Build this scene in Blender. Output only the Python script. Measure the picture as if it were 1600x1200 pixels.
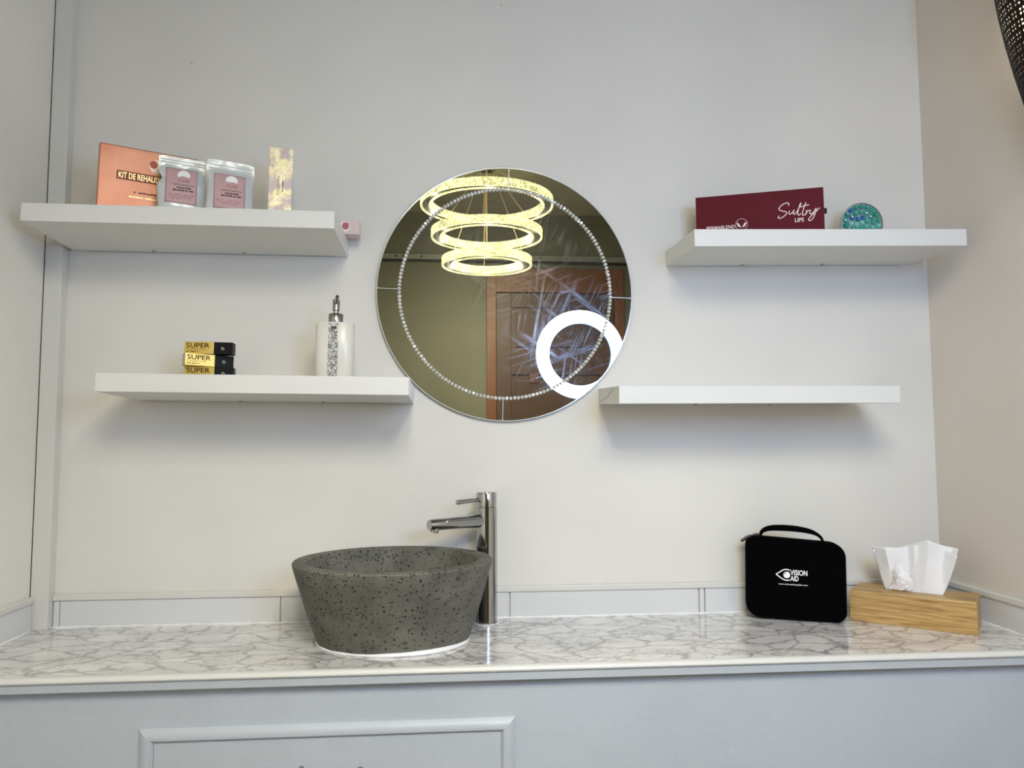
import bpy, bmesh, math, random
from mathutils import Vector, Matrix, Euler, noise
random.seed(4)
PI = math.pi
for o in list(bpy.data.objects): bpy.data.objects.remove(o)
SC = bpy.context.scene
COL = SC.collection

# ---------------------------------------------------------------- camera
cam = bpy.data.objects.new('camera', bpy.data.cameras.new('camera'))
COL.objects.link(cam); SC.camera = cam
YAW, PIT, ROL, FPX = 0.0826, 0.0741, -0.0033, 1186.1
fw = Vector((math.sin(YAW)*math.cos(PIT), math.cos(YAW)*math.cos(PIT), math.sin(PIT)))
rt = Vector((math.cos(YAW), -math.sin(YAW), 0)); up = rt.cross(fw)
rt2 = rt*math.cos(ROL)+up*math.sin(ROL); up2 = -rt*math.sin(ROL)+up*math.cos(ROL)
mw = Matrix((rt2, up2, -fw)).transposed().to_4x4(); mw.translation = (0, -1.94, 1.31)
cam.matrix_world = mw
cam.data.sensor_width = 36; cam.data.lens = FPX*36/1600; cam.data.clip_start = .02
# ---------------------------------------------------------------- world and view
W = bpy.data.worlds.new('world'); SC.world = W; W.use_nodes = True
W.node_tree.nodes['Background'].inputs[0].default_value = (.7, .8, 1, 1)
W.node_tree.nodes['Background'].inputs[1].default_value = .0
SC.view_settings.view_transform = 'Standard'; SC.view_settings.look = 'None'
SC.view_settings.exposure = 0; SC.view_settings.gamma = 1
SC.view_settings.use_curve_mapping = False
RING_L = 52.0          # emission of the ring lamp's tube
RING_C = (.385, .59, 1.0)
LED_W = 1.5            # watts of each bare chandelier LED (crystals)
LED_D = 13.6            # watts of each downward chandelier LED
LED_C = (1.0, .955, .80)
XL, XR, YR, ZC, ZTOP = -.985, 1.297, -3.2, 2.86, .867

# ---------------------------------------------------------------- materials
def lin(c):
    return tuple(((v/255)/12.92 if v/255 <= .04045 else ((v/255+.055)/1.055)**2.4) for v in c)
def mat(name, rgb, rough=.5, metal=0, bump=0, bscale=60, var=0, vscale=8, spec=.5, coat=0, emit=None, estr=0):
    m = bpy.data.materials.new(name); m.use_nodes = True
    N, L = m.node_tree.nodes, m.node_tree.links
    p = N['Principled BSDF']; c = (*lin(rgb), 1)
    p.inputs['Base Color'].default_value = c; p.inputs['Roughness'].default_value = rough
    p.inputs['Metallic'].default_value = metal; p.inputs['Specular IOR Level'].default_value = spec
    p.inputs['Coat Weight'].default_value = coat
    if emit:
        p.inputs['Emission Color'].default_value = (*emit, 1); p.inputs['Emission Strength'].default_value = estr
    if bump or var:
        tc = N.new('ShaderNodeTexCoord'); n = N.new('ShaderNodeTexNoise'); n.inputs['Detail'].default_value = 6
        L.new(tc.outputs['Object'], n.inputs['Vector'])
        if var:
            n.inputs['Scale'].default_value = vscale
            mx = N.new('ShaderNodeMix'); mx.data_type = 'RGBA'
            mx.inputs[6].default_value = tuple(v*(1-var) for v in c[:3])+(1,)
            mx.inputs[7].default_value = tuple(min(1, v*(1+var)) for v in c[:3])+(1,)
            L.new(n.outputs['Fac'], mx.inputs[0]); L.new(mx.outputs[2], p.inputs['Base Color'])
        if bump:
            n2 = N.new('ShaderNodeTexNoise'); n2.inputs['Scale'].default_value = bscale; n2.inputs['Detail'].default_value = 5
            L.new(tc.outputs['Object'], n2.inputs['Vector'])
            b = N.new('ShaderNodeBump'); b.inputs['Strength'].default_value = bump; b.inputs['Distance'].default_value = .004
            L.new(n2.outputs['Fac'], b.inputs['Height']); L.new(b.outputs[0], p.inputs['Normal'])
    return m
def ramp(N, stops):
    r = N.new('ShaderNodeValToRGB'); e = r.color_ramp.elements
    while len(e) < len(stops): e.new(.5)
    for k, (pos, c) in enumerate(stops):
        e[k].position = pos; e[k].color = (*c, 1) if isinstance(c, tuple) else (c, c, c, 1)
    return r
def wall_mat(name, rgb, rough=.55):
    """matt paint over plaster: soft waves, small lumps and a few specks"""
    m = mat(name, rgb, rough, spec=.35); N, L = m.node_tree.nodes, m.node_tree.links; p = N['Principled BSDF']
    tc = N.new('ShaderNodeTexCoord')
    n1 = N.new('ShaderNodeTexNoise'); n1.inputs['Scale'].default_value = 2.2; n1.inputs['Detail'].default_value = 4
    n2 = N.new('ShaderNodeTexNoise'); n2.inputs['Scale'].default_value = 42; n2.inputs['Detail'].default_value = 6
    v = N.new('ShaderNodeTexVoronoi'); v.inputs['Scale'].default_value = 6.5
    for n in (n1, n2, v): L.new(tc.outputs['Object'], n.inputs['Vector'])
    c = lin(rgb); r = ramp(N, [(.3, tuple(x*.95 for x in c)), (.7, tuple(min(1, x*1.03) for x in c))])
    L.new(n1.outputs['Fac'], r.inputs[0])
    sp = ramp(N, [(0, (.30, .29, .27)), (.012, (.45, .44, .41)), (.028, 1.0)])
    L.new(v.outputs['Distance'], sp.inputs[0])
    mx = N.new('ShaderNodeMix'); mx.data_type = 'RGBA'; mx.blend_type = 'MULTIPLY'; mx.inputs[0].default_value = .55
    L.new(r.outputs[0], mx.inputs[6]); L.new(sp.outputs[0], mx.inputs[7]); L.new(mx.outputs[2], p.inputs['Base Color'])
    b1 = N.new('ShaderNodeBump'); b1.inputs['Strength'].default_value = .35; b1.inputs['Distance'].default_value = .012
    L.new(n1.outputs['Fac'], b1.inputs['Height'])
    b2 = N.new('ShaderNodeBump'); b2.inputs['Strength'].default_value = .16; b2.inputs['Distance'].default_value = .003
    L.new(n2.outputs['Fac'], b2.inputs['Height']); L.new(b1.outputs[0], b2.inputs['Normal'])
    L.new(b2.outputs[0], p.inputs['Normal'])
    return m
M = {}
M['wall'] = wall_mat('warm_white_wall_paint', (223, 220, 214))
M['wall_r'] = wall_mat('cream_wall_paint', (222, 213, 203))  # cream tone, lightened in the colour to offset weak light on the right
M['wall_l'] = wall_mat('brightened_wall_panel_paint', (233, 230, 222))  # same wall white, brightened in the colour to replace light missing on the left
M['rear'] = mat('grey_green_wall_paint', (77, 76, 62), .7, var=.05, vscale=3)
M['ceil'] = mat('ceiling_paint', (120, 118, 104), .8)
M['floor'] = mat('floor_vinyl', (84, 80, 76), .5, var=.12, vscale=4)
M['trim'] = mat('gloss_white_trim', (214, 213, 208), .35, bump=.12, bscale=30)
M['tile'] = mat('white_gloss_tile', (214, 215, 217), .1, bump=.03, bscale=9, coat=.3)
M['caulk'] = mat('white_silicone', (236, 236, 238), .25, bump=.2, bscale=120)
M['shelf'] = mat('white_melamine', (224, 223, 219), .42)
M['apron'] = mat('cabinet_grey_white_paint', (180, 186, 194), .42, bump=.35, bscale=36, var=.03, vscale=5)
M['apron2'] = mat('brushed_grey_edge', (178, 184, 190), .35, bump=.15, bscale=60)
M['dark'] = mat('dark_gap', (40, 38, 36), .9)
M['chrome'] = mat('dark_chrome', (176, 178, 178), .07, 1)
M['steel'] = mat('satin_steel', (160, 160, 160), .25, 1)
M['black'] = mat('black_cloth', (3, 3, 4), .95, bump=.3, bscale=400, spec=.05)
M['blackg'] = mat('black_gloss_card', (10, 9, 10), .5, spec=.2)
M['white_ink'] = mat('white_ink', (240, 240, 240), .6)
M['plast_black'] = mat('black_plastic', (18, 18, 20), .4)

def marble():
    m = mat('grey_veined_marble_laminate', (205, 203, 201), .12, spec=.6, coat=.25)
    N, L = m.node_tree.nodes, m.node_tree.links; p = N['Principled BSDF']
    tc = N.new('ShaderNodeTexCoord')
    mp = N.new('ShaderNodeMapping'); mp.inputs['Rotation'].default_value = (0, 0, .5); mp.inputs['Scale'].default_value = (1, 1.7, 1)
    L.new(tc.outputs['Object'], mp.inputs['Vector'])
    def warp(amt, sc):
        n = N.new('ShaderNodeTexNoise'); n.inputs['Scale'].default_value = sc; n.inputs['Detail'].default_value = 5
        L.new(mp.outputs[0], n.inputs['Vector'])
        s = N.new('ShaderNodeVectorMath'); s.operation = 'SUBTRACT'; s.inputs[1].default_value = (.5, .5, .5)
        L.new(n.outputs['Color'], s.inputs[0])
        k = N.new('ShaderNodeVectorMath'); k.operation = 'SCALE'; k.inputs['Scale'].default_value = amt
        L.new(s.outputs[0], k.inputs[0])
        a = N.new('ShaderNodeVectorMath'); a.operation = 'ADD'
        L.new(mp.outputs[0], a.inputs[0]); L.new(k.outputs[0], a.inputs[1]); return a.outputs[0]
    def veins(vec, sc, w0, w1, dark):
        v = N.new('ShaderNodeTexVoronoi'); v.feature = 'DISTANCE_TO_EDGE'; v.inputs['Scale'].default_value = sc
        L.new(vec, v.inputs['Vector'])
        r = ramp(N, [(0, dark), (w0, dark+(1-dark)*.35), (w1, 1.0)]); L.new(v.outputs['Distance'], r.inputs[0]); return r.outputs[0]
    a = veins(warp(.13, 9), 10, .022, .075, .30)
    b = veins(warp(.07, 16), 30, .03, .09, .45)
    msk = N.new('ShaderNodeTexNoise'); msk.inputs['Scale'].default_value = 5.5; msk.inputs['Detail'].default_value = 2
    L.new(mp.outputs[0], msk.inputs['Vector'])
    mr = ramp(N, [(.44, 0.0), (.54, 1.0)]); L.new(msk.outputs['Fac'], mr.inputs[0])
    mb = N.new('ShaderNodeMix'); mb.data_type = 'RGBA'; mb.inputs[6].default_value = (1, 1, 1, 1)
    L.new(mr.outputs[0], mb.inputs[0]); L.new(b, mb.inputs[7])
    mu = N.new('ShaderNodeMix'); mu.data_type = 'RGBA'; mu.blend_type = 'MULTIPLY'; mu.inputs[0].default_value = 1
    L.new(a, mu.inputs[6]); L.new(mb.outputs[2], mu.inputs[7])
    cl = N.new('ShaderNodeTexNoise'); cl.inputs['Scale'].default_value = 9; cl.inputs['Detail'].default_value = 6
    L.new(mp.outputs[0], cl.inputs['Vector'])
    cr = ramp(N, [(.3, lin((206, 203, 203))), (.62, lin((236, 234, 231)))]); L.new(cl.outputs['Fac'], cr.inputs[0])
    fi = N.new('ShaderNodeMix'); fi.data_type = 'RGBA'; fi.inputs[6].default_value = (*lin((120, 114, 118)), 1)
    L.new(mu.outputs[2], fi.inputs[0]); L.new(cr.outputs[0], fi.inputs[7])
    L.new(fi.outputs[2], p.inputs['Base Color'])
    return m
M['marble'] = marble()

def concrete():
    m = mat('pitted_grey_concrete', (112, 110, 102), .72, spec=.3); N, L = m.node_tree.nodes, m.node_tree.links; p = N['Principled BSDF']
    tc = N.new('ShaderNodeTexCoord')
    n = N.new('ShaderNodeTexNoise'); n.inputs['Scale'].default_value = 18; n.inputs['Detail'].default_value = 8
    n4 = N.new('ShaderNodeTexNoise'); n4.inputs['Scale'].default_value = 260; n4.inputs['Detail'].default_value = 2
    v = N.new('ShaderNodeTexVoronoi'); v.inputs['Scale'].default_value = 165
    v2 = N.new('ShaderNodeTexNoise'); v2.inputs['Scale'].default_value = 9
    for x in (n, v2, n4): L.new(tc.outputs['Object'], x.inputs['Vector'])
    wn = N.new('ShaderNodeTexNoise'); wn.inputs['Scale'].default_value = 120; L.new(tc.outputs['Object'], wn.inputs['Vector'])
    wk = N.new('ShaderNodeVectorMath'); wk.operation = 'MULTIPLY_ADD'; wk.inputs[1].default_value = (.012, .012, .012)
    L.new(wn.outputs['Color'], wk.inputs[0]); L.new(tc.outputs['Object'], wk.inputs[2]); L.new(wk.outputs[0], v.inputs['Vector'])
    base = ramp(N, [(.3, lin((96, 95, 87))), (.7, lin((122, 120, 111)))]); L.new(n.outputs['Fac'], base.inputs[0])
    gr = ramp(N, [(.35, .78), (.65, 1.0)]); L.new(n4.outputs['Fac'], gr.inputs[0])
    b0 = N.new('ShaderNodeMix'); b0.data_type = 'RGBA'; b0.blend_type = 'MULTIPLY'; b0.inputs[0].default_value = .8
    L.new(base.outputs[0], b0.inputs[6]); L.new(gr.outputs[0], b0.inputs[7])
    # random pit size: only cells with a high random value become pits
    sep = N.new('ShaderNodeSeparateColor'); L.new(v.outputs['Color'], sep.inputs[0])
    thr = N.new('ShaderNodeMapRange'); thr.inputs[1].default_value = .3; thr.inputs[2].default_value = 1; thr.inputs[3].default_value = 0; thr.inputs[4].default_value = .50
    L.new(sep.outputs[0], thr.inputs[0])
    lt = N.new('ShaderNodeMath'); lt.operation = 'LESS_THAN'; L.new(v.outputs['Distance'], lt.inputs[0]); L.new(thr.outputs[0], lt.inputs[1])
    mx = N.new('ShaderNodeMix'); mx.data_type = 'RGBA'; L.new(lt.outputs[0], mx.inputs[0])
    L.new(b0.outputs[2], mx.inputs[6]); mx.inputs[7].default_value = (*lin((50, 48, 44)), 1)
    L.new(mx.outputs[2], p.inputs['Base Color'])
    b = N.new('ShaderNodeBump'); b.inputs['Strength'].default_value = .5; b.inputs['Distance'].default_value = .002; b.invert = True
    L.new(lt.outputs[0], b.inputs['Height']); L.new(b.outputs[0], p.inputs['Normal'])
    return m
M['concrete'] = concrete()

def mirror_mat(name, tint, haze):
    m = bpy.data.materials.new(name); m.use_nodes = True; N, L = m.node_tree.nodes, m.node_tree.links
    N.remove(N['Principled BSDF']); out = N['Material Output']
    g = N.new('ShaderNodeBsdfGlossy'); g.inputs['Roughness'].default_value = 0; g.inputs['Color'].default_value = (*tint, 1)
    h = N.new('ShaderNodeBsdfGlossy'); h.inputs['Roughness'].default_value = .2; h.inputs['Color'].default_value = (.85, .88, .95, 1)
    tc = N.new('ShaderNodeTexCoord')
    # wiped smears: stretched noise in a few directions
    outs = []
    for ang, sc in ((.35, 9), (1.15, 12), (-.6, 7), (1.45, 8)):
        mp0 = N.new('ShaderNodeMapping'); mp0.inputs['Rotation'].default_value = (0, ang, 0)
        L.new(tc.outputs['Object'], mp0.inputs['Vector'])
        mp = N.new('ShaderNodeMapping'); mp.inputs['Scale'].default_value = (1.3, 1, 26)
        L.new(mp0.outputs[0], mp.inputs['Vector'])
        n = N.new('ShaderNodeTexNoise'); n.inputs['Scale'].default_value = sc*.45; n.inputs['Detail'].default_value = 4
        L.new(mp.outputs[0], n.inputs['Vector'])
        r = ramp(N, [(.52, 0.0), (.72, 1.0)]); L.new(n.outputs['Fac'], r.inputs[0])
        blot = N.new('ShaderNodeTexNoise'); blot.inputs['Scale'].default_value = 6+sc*.4; blot.inputs['Detail'].default_value = 1
        mpb = N.new('ShaderNodeMapping'); mpb.inputs['Location'].default_value = (sc, ang*3, 2)
        L.new(tc.outputs['Object'], mpb.inputs['Vector']); L.new(mpb.outputs[0], blot.inputs['Vector'])
        rb = ramp(N, [(.46, 0.0), (.62, 1.0)]); L.new(blot.outputs['Fac'], rb.inputs[0])
        k = N.new('ShaderNodeMath'); k.operation = 'MULTIPLY'; L.new(r.outputs[0], k.inputs[0]); L.new(rb.outputs[0], k.inputs[1])
        outs.append(k.outputs[0])
    cur = outs[0]
    for o_ in outs[1:]:
        a = N.new('ShaderNodeMath'); a.operation = 'MAXIMUM'; L.new(cur, a.inputs[0]); L.new(o_, a.inputs[1]); cur = a.outputs[0]
    # the wiped patch sits right of and below the middle
    mk = N.new('ShaderNodeVectorMath'); mk.operation = 'DISTANCE'; mk.inputs[1].default_value = (.14, -.01, -.10)
    L.new(tc.outputs['Object'], mk.inputs[0]); mkr = ramp(N, [(.10, 1.0), (.27, .12), (.40, .04)]); L.new(mk.outputs['Value'], mkr.inputs[0])
    mm_ = N.new('ShaderNodeMath'); mm_.operation = 'MULTIPLY'; L.new(cur, mm_.inputs[0]); L.new(mkr.outputs[0], mm_.inputs[1]); cur = mm_.outputs[0]
    a = N.new('ShaderNodeMath'); a.operation = 'MULTIPLY_ADD'; a.inputs[1].default_value = haze; a.inputs[2].default_value = haze*.03
    L.new(cur, a.inputs[0])
    mx = N.new('ShaderNodeMixShader'); L.new(a.outputs[0], mx.inputs[0]); L.new(g.outputs[0], mx.inputs[1]); L.new(h.outputs[0], mx.inputs[2])
    L.new(mx.outputs[0], out.inputs['Surface'])
    return m
M['mirror'] = mirror_mat('smeared_mirror_glass', (.71, .70, .58), .095)
M['mirror_o'] = mirror_mat('mirror_glass_border', (.75, .74, .62), .03)

# ---------------------------------------------------------------- mesh helpers
def obj(name, bm, m, parent=None, smooth=False, loc=None, rot=None):
    me = bpy.data.meshes.new(name)
    bmesh.ops.recalc_face_normals(bm, faces=bm.faces) if not getattr(bm, 'keepn', False) else None
    bm.to_mesh(me); bm.free()
    for mm in (m if isinstance(m, (list, tuple)) else [m]): me.materials.append(mm)
    if smooth:
        for p in me.polygons: p.use_smooth = True
        if smooth is not True: me.set_sharp_from_angle(angle=math.radians(smooth))
    o = bpy.data.objects.new(name, me); COL.objects.link(o)
    if parent: o.parent = parent
    if loc: o.location = loc
    if rot: o.rotation_euler = rot
    return o
def BM(): return bmesh.new()
def box(bm, x0, x1, y0, y1, z0, z1, bev=0, seg=2, mi=0, mtx=None):
    r = bmesh.ops.create_cube(bm, size=1)
    vs = r['verts']
    for v in vs: v.co = Vector(((x0+x1)/2+v.co.x*(x1-x0), (y0+y1)/2+v.co.y*(y1-y0), (z0+z1)/2+v.co.z*(z1-z0)))
    fs = list({f for v in vs for f in v.link_faces})
    if bev:
        es = list({e for v in vs for e in v.link_edges})
        rr = bmesh.ops.bevel(bm, geom=es, offset=bev, segments=seg, profile=.5, affect='EDGES')
        vs = list({v for f in rr['faces'] for v in f.verts} | {v for v in vs if v.is_valid}); fs = list({f for v in vs for f in v.link_faces})
    for f in fs: f.material_index = mi
    if mtx is not None:
        for v in vs: v.co = mtx @ v.co
    return vs
def lathe(bm, prof, seg=32, c=(0, 0, 0), mtx=None, a0=0, a1=2*PI):
    full = abs(a1-a0-2*PI) < 1e-6; n = seg if full else seg+1
    rings = []
    for r, z in prof:
        if r < 1e-6: rings.append([bm.verts.new(Vector(c)+Vector((0, 0, z)))])
        else: rings.append([bm.verts.new(Vector(c)+Vector((r*math.cos(a0+(a1-a0)*k/seg), r*math.sin(a0+(a1-a0)*k/seg), z))) for k in range(n)])
    for a, b in zip(rings, rings[1:]):
        for k in range(seg):
            k2 = (k+1) % n
            q = [a[k], a[k2], b[k2], b[k]] if len(a) > 1 and len(b) > 1 else ([a[0], b[k2], b[k]] if len(a) == 1 else [a[k], a[k2], b[0]])
            try: bm.faces.new(q)
            except ValueError: pass
    vs = [v for r in rings for v in r]
    if mtx is not None:
        for v in vs: v.co = mtx @ v.co
    return vs
def tube(bm, pts, r, seg=10, cap=True):
    pts = [Vector(p) for p in pts]; rs = r if isinstance(r, (list, tuple)) else [r]*len(pts)
    rings = []; prev = None
    for i, p in enumerate(pts):
        t = (pts[min(i+1, len(pts)-1)]-pts[max(i-1, 0)]).normalized()
        if prev is None: n = t.orthogonal().normalized()
        else: n = (prev - t*prev.dot(t)).normalized()
        prev = n; b = t.cross(n)
        rings.append([bm.verts.new(p+(n*math.cos(2*PI*k/seg)+b*math.sin(2*PI*k/seg))*rs[i]) for k in range(seg)])
    for a, b in zip(rings, rings[1:]):
        for k in range(seg): bm.faces.new([a[k], a[(k+1) % seg], b[(k+1) % seg], b[k]])
    if cap: bm.faces.new(rings[0][::-1]); bm.faces.new(rings[-1])
def annulus(bm, r0, r1, a0, a1, y0, y1, seg, cx=0, cz=0):
    """flat ring sector standing in the XZ plane, y0 (front) .. y1 (back)"""
    full = abs(a1-a0-2*PI) < 1e-6; n = seg if full else seg+1
    V = [[bm.verts.new((cx+r*math.cos(a0+(a1-a0)*k/seg), y, cz+r*math.sin(a0+(a1-a0)*k/seg))) for k in range(n)] for r, y in ((r0, y0), (r1, y0), (r1, y1), (r0, y1))]
    for q in range(4):
        A, B = V[q], V[(q+1) % 4]
        for k in range(seg): bm.faces.new([A[k], A[(k+1) % n], B[(k+1) % n], B[k]])
    if not full:
        bm.faces.new([V[q][0] for q in range(4)]); bm.faces.new([V[q][-1] for q in range(4)][::-1])
def stroke(bm, pts, w, y, t=.0004):
    """flat ink stroke in the XZ plane at depth y, thickness t towards -y"""
    P = [Vector((p[0], p[1])) for p in pts]; out = []
    for i, p in enumerate(P):
        d = (P[min(i+1, len(P)-1)]-P[max(i-1, 0)]); d = d.normalized() if d.length else Vector((1, 0))
        n = Vector((-d.y, d.x))*w/2; out.append((p+n, p-n))
    F = [(bm.verts.new((a.x, y-t, a.y)), bm.verts.new((b.x, y-t, b.y))) for a, b in out]
    B = [(bm.verts.new((a.x, y, a.y)), bm.verts.new((b.x, y, b.y))) for a, b in out]
    for i in range(len(P)-1):
        bm.faces.new([F[i][0], F[i][1], F[i+1][1], F[i+1][0]])
        for s in (0, 1): bm.faces.new([F[i][s], F[i+1][s], B[i+1][s], B[i][s]])
def smooth_pts(pts, n=6):
    P = [Vector(p) for p in pts]; out = []
    for i in range(len(P)-1):
        p0, p1, p2, p3 = P[max(i-1, 0)], P[i], P[i+1], P[min(i+2, len(P)-1)]
        for k in range(n):
            t = k/n
            out.append(.5*((2*p1)+(p2-p0)*t+(2*p0-5*p1+4*p2-p3)*t*t+(-p0+3*p1-3*p2+p3)*t**3))
    out.append(P[-1]); return out
def disc_flat(bm, cx, cz, r, y, t=.0004, seg=24, rz=None):
    a = [bm.verts.new((cx+r*math.cos(2*PI*k/seg), y-t, cz+(rz or r)*math.sin(2*PI*k/seg))) for k in range(seg)]
    b = [bm.verts.new((v.co.x, y, v.co.z)) for v in a]
    bm.faces.new(a)
    for k in range(seg): bm.faces.new([a[k], a[(k+1) % seg], b[(k+1) % seg], b[k]])
def text(body, x0, x1, z0, z1, y, m, parent, name='lettering', bold=0, shear=0, t=.0004, spacing=1, rot=0, f=None):
    """lettering fitted to the rectangle x0..x1, z0..z1 of the plane y; rot turns it in that plane"""
    cu = bpy.data.curves.new('t', 'FONT'); cu.body = body; cu.extrude = .01; cu.offset = bold; cu.shear = shear
    cu.space_character = spacing; cu.resolution_u = 3; cu.fill_mode = 'BOTH'
    ob = bpy.data.objects.new('t', cu); COL.objects.link(ob)
    dg = bpy.context.evaluated_depsgraph_get(); dg.update()
    me = bpy.data.meshes.new_from_object(ob.evaluated_get(dg)); bpy.data.objects.remove(ob)
    xs = [v.co.x for v in me.vertices]; ys = [v.co.y for v in me.vertices]
    ax, bx, ay, by = min(xs), max(xs), min(ys), max(ys)
    for v in me.vertices:
        u = (v.co.x-ax)/(bx-ax); w = (v.co.y-ay)/(by-ay)
        if rot == 90: u, w = 1-w, u
        X = x0+u*(x1-x0); Z = z0+w*(z1-z0)
        yy = (f(X, Z) if f else y)
        v.co = Vector((X, yy-(t if v.co.z > 0 else -.0001), Z))
    me.materials.clear(); me.materials.append(m)
    o = bpy.data.objects.new(name, me); COL.objects.link(o); o.parent = parent
    return o
def tag(o, label=None, cat=None, group=None, kind=None):
    if label: o['label'] = label
    if cat: o['category'] = cat
    if group: o['group'] = group
    if kind: o['kind'] = kind
    return o
def empty(name, loc=(0, 0, 0), rz=0, label=None, cat=None, group=None, kind=None):
    o = bpy.data.objects.new(name, None); COL.objects.link(o); o.empty_display_size = .05
    o.location = loc; o.rotation_euler = (0, 0, rz)
    return tag(o, label, cat, group, kind)

# ---------------------------------------------------------------- room shell
def struct(name, bm, m, parent=None, smooth=False):
    o = obj(name, bm, m, parent, smooth)
    if not parent: o['kind'] = 'structure'
    return o
bm = BM(); box(bm, XL-.1, XR+.1, 0, .12, 0, ZC); struct('wall_back', bm, M['wall'])
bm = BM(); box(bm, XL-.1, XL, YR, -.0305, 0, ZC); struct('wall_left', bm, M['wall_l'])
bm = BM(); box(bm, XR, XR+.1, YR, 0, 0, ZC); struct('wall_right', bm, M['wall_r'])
bm = BM(); box(bm, XL-.1, XR+.1, YR-.12, 0.12, -.1, 0); struct('floor', bm, M['floor'])
bm = BM(); box(bm, XL-.1, XR+.1, YR-.12, .12, ZC, ZC+.1); struct('ceiling', bm, M['ceil'])
# rear wall with the door opening (seen in the mirror)
DX0, DX1, DZ = .2514, 1.20, 2.4875
bm = BM()
box(bm, XL-.1, DX0, YR-.12, YR, 0, ZC); box(bm, DX1, XR+.1, YR-.12, YR, 0, ZC); box(bm, DX0, DX1, YR-.12, YR, DZ, ZC)
struct('wall_rear', bm, M['rear'])
# corner post in the left corner, standing proud of the back wall with a dark joint
bm = BM(); box(bm, -.9838, -.943, -.03, 0, ZTOP, ZC, .0015); struct('trim_1', bm, M['trim'])
bm = BM(); box(bm, XL-.06, -.9838, -.012, 0, ZTOP, ZC); struct('trim_2', bm, mat('joint_grey', (96, 94, 90), .9))
# cornice and batten on the rear wall
bm = BM(); box(bm, XL, XR, YR, YR+.018, 2.80, ZC, .003); struct('trim_3', bm, M['rear'])
bm = BM(); box(bm, XL, XR, YR, YR+.022, 2.535, 2.572, .002)
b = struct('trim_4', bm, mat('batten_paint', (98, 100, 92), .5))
for x in (-.36, -.31, -.19, .43, .62, .8):
    s = BM(); lathe(s, [(0, .004), (.006, .003), (.008, 0)], 10, mtx=Matrix.Translation((x, YR+.022, 2.555)) @ Matrix.Rotation(-PI/2, 4, 'X')); obj('screw', s, M['dark'], b)
bm = BM(); tube(bm, [(XL+.01, YR+.012, 2.528), (.4, YR+.012, 2.526), (XR-.01, YR+.012, 2.52)], .007, 8); struct('trim_5', bm, M['dark'], smooth=True)

# ---------------------------------------------------------------- backsplash tiles, ledge, silicone
def splash(name, ax, segs, place):
    root = empty(name, kind='structure')
    for a, b_ in segs:
        t_ = BM(); box(t_, a, b_, -.008, 0, ZTOP+.001, .930, .0012); o = obj('tile', t_, M['tile'], root)
    t_ = BM(); box(t_, ax[0], ax[1], -.0125, 0, .9305, .946, .003, 3); obj('ledge', t_, M['trim'], root)
    t_ = BM()
    n = int((ax[1]-ax[0])/.012); pts = [(ax[0]+(ax[1]-ax[0])*k/n, -.009+random.uniform(-.0012, .0008), ZTOP+.0012) for k in range(n+1)]
    tube(t_, pts, [.0028+random.uniform(-.0007, .0014) for _ in pts], 6); obj('silicone_bead', t_, M['caulk'], root, True)
    root.matrix_world = place
    return root
splash('trim_6', (-.943, XR-.013), [(-.941, -.9275), (-.926, -.411), (-.409, .150), (.154, .6365), (.640, .652), (.655, XR-.010)], Matrix.Identity(4))
splash('trim_7', (.0, .95), [(.0005, .46), (.462, .95)], Matrix.Translation((XR, -.0128, 0)) @ Matrix.Rotation(-PI/2, 4, 'Z'))
splash('trim_8', (.0, .9), [(.0005, .5), (.502, .9)], Matrix.Translation((XL, -.936, 0)) @ Matrix.Rotation(PI/2, 4, 'Z'))

# ---------------------------------------------------------------- worktop and cabinet
wt = empty('vanity_worktop', (0, 0, .837), label='white and grey veined marble-look worktop under the basin with rounded white front edge', cat='countertop')
bm = BM(); box(bm, XL, XR, -.398, 0, .002, .030); obj('marble_slab', bm, M['marble'], wt)
bm = BM()
prof = [(-.398, .0302), (-.404, .0303), (-.4095, .0290), (-.4125, .0255), (-.4130, .0215), (-.411, .0185), (-.405, .018), (-.398, .018)]
A = [bm.verts.new((XL, y, z)) for y, z in prof]; B = [bm.verts.new((XR, y, z)) for y, z in prof]
for k in range(len(prof)): k2 = (k+1) % len(prof); bm.faces.new([A[k], A[k2], B[k2], B[k]])
bm.faces.new(A); bm.faces.new(B[::-1]); obj('rounded_edge', bm, M['trim'], wt, 40)
bm = BM(); box(bm, XL, XR, -.4075, -.3982, .0008, .0175, .0012); obj('edge_band', bm, M['apron2'], wt)

cb = empty('vanity_cabinet', (0, -.385, 0), label='grey-white painted cabinet front below the marble worktop', cat='cabinet')
bm = BM(); box(bm, XL+.0005, XR-.0005, 0, .380, .0005, .8365); obj('body', bm, M['apron'], cb)
# flap door with mitred moulding around it
dr = obj('door', (lambda b: (box(b, -.562, .105, -.004, 0, .22, .7345, .001), b)[1])(BM()), M['apron'], cb)
def mould(a, b_, nx, nz, w=.027, h=.012):
    """mitred moulding from corner a to corner b; (nx,nz) points outward"""
    bm = BM(); a = Vector((a[0], 0, a[1])); b_ = Vector((b_[0], 0, b_[1])); n = Vector((nx, 0, nz)); d = (b_-a).normalized()
    pr = [(0, 0), (0, h*.45), (w*.18, h*.9), (w*.55, h), (w*.8, h*.75), (w, h*.35), (w, 0)]
    A = [bm.verts.new(a+n*u-d*u+Vector((0, -v, 0))) for u, v in pr]; B = [bm.verts.new(b_+n*u+d*u+Vector((0, -v, 0))) for u, v in pr]
    for k in range(len(pr)): k2 = (k+1) % len(pr); bm.faces.new([A[k], A[k2], B[k2], B[k]])
    bm.faces.new(A); bm.faces.new(B[::-1]); return bm
x0, x1, z0, z1 = -.5622, .1052, .2198, .7347
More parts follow.
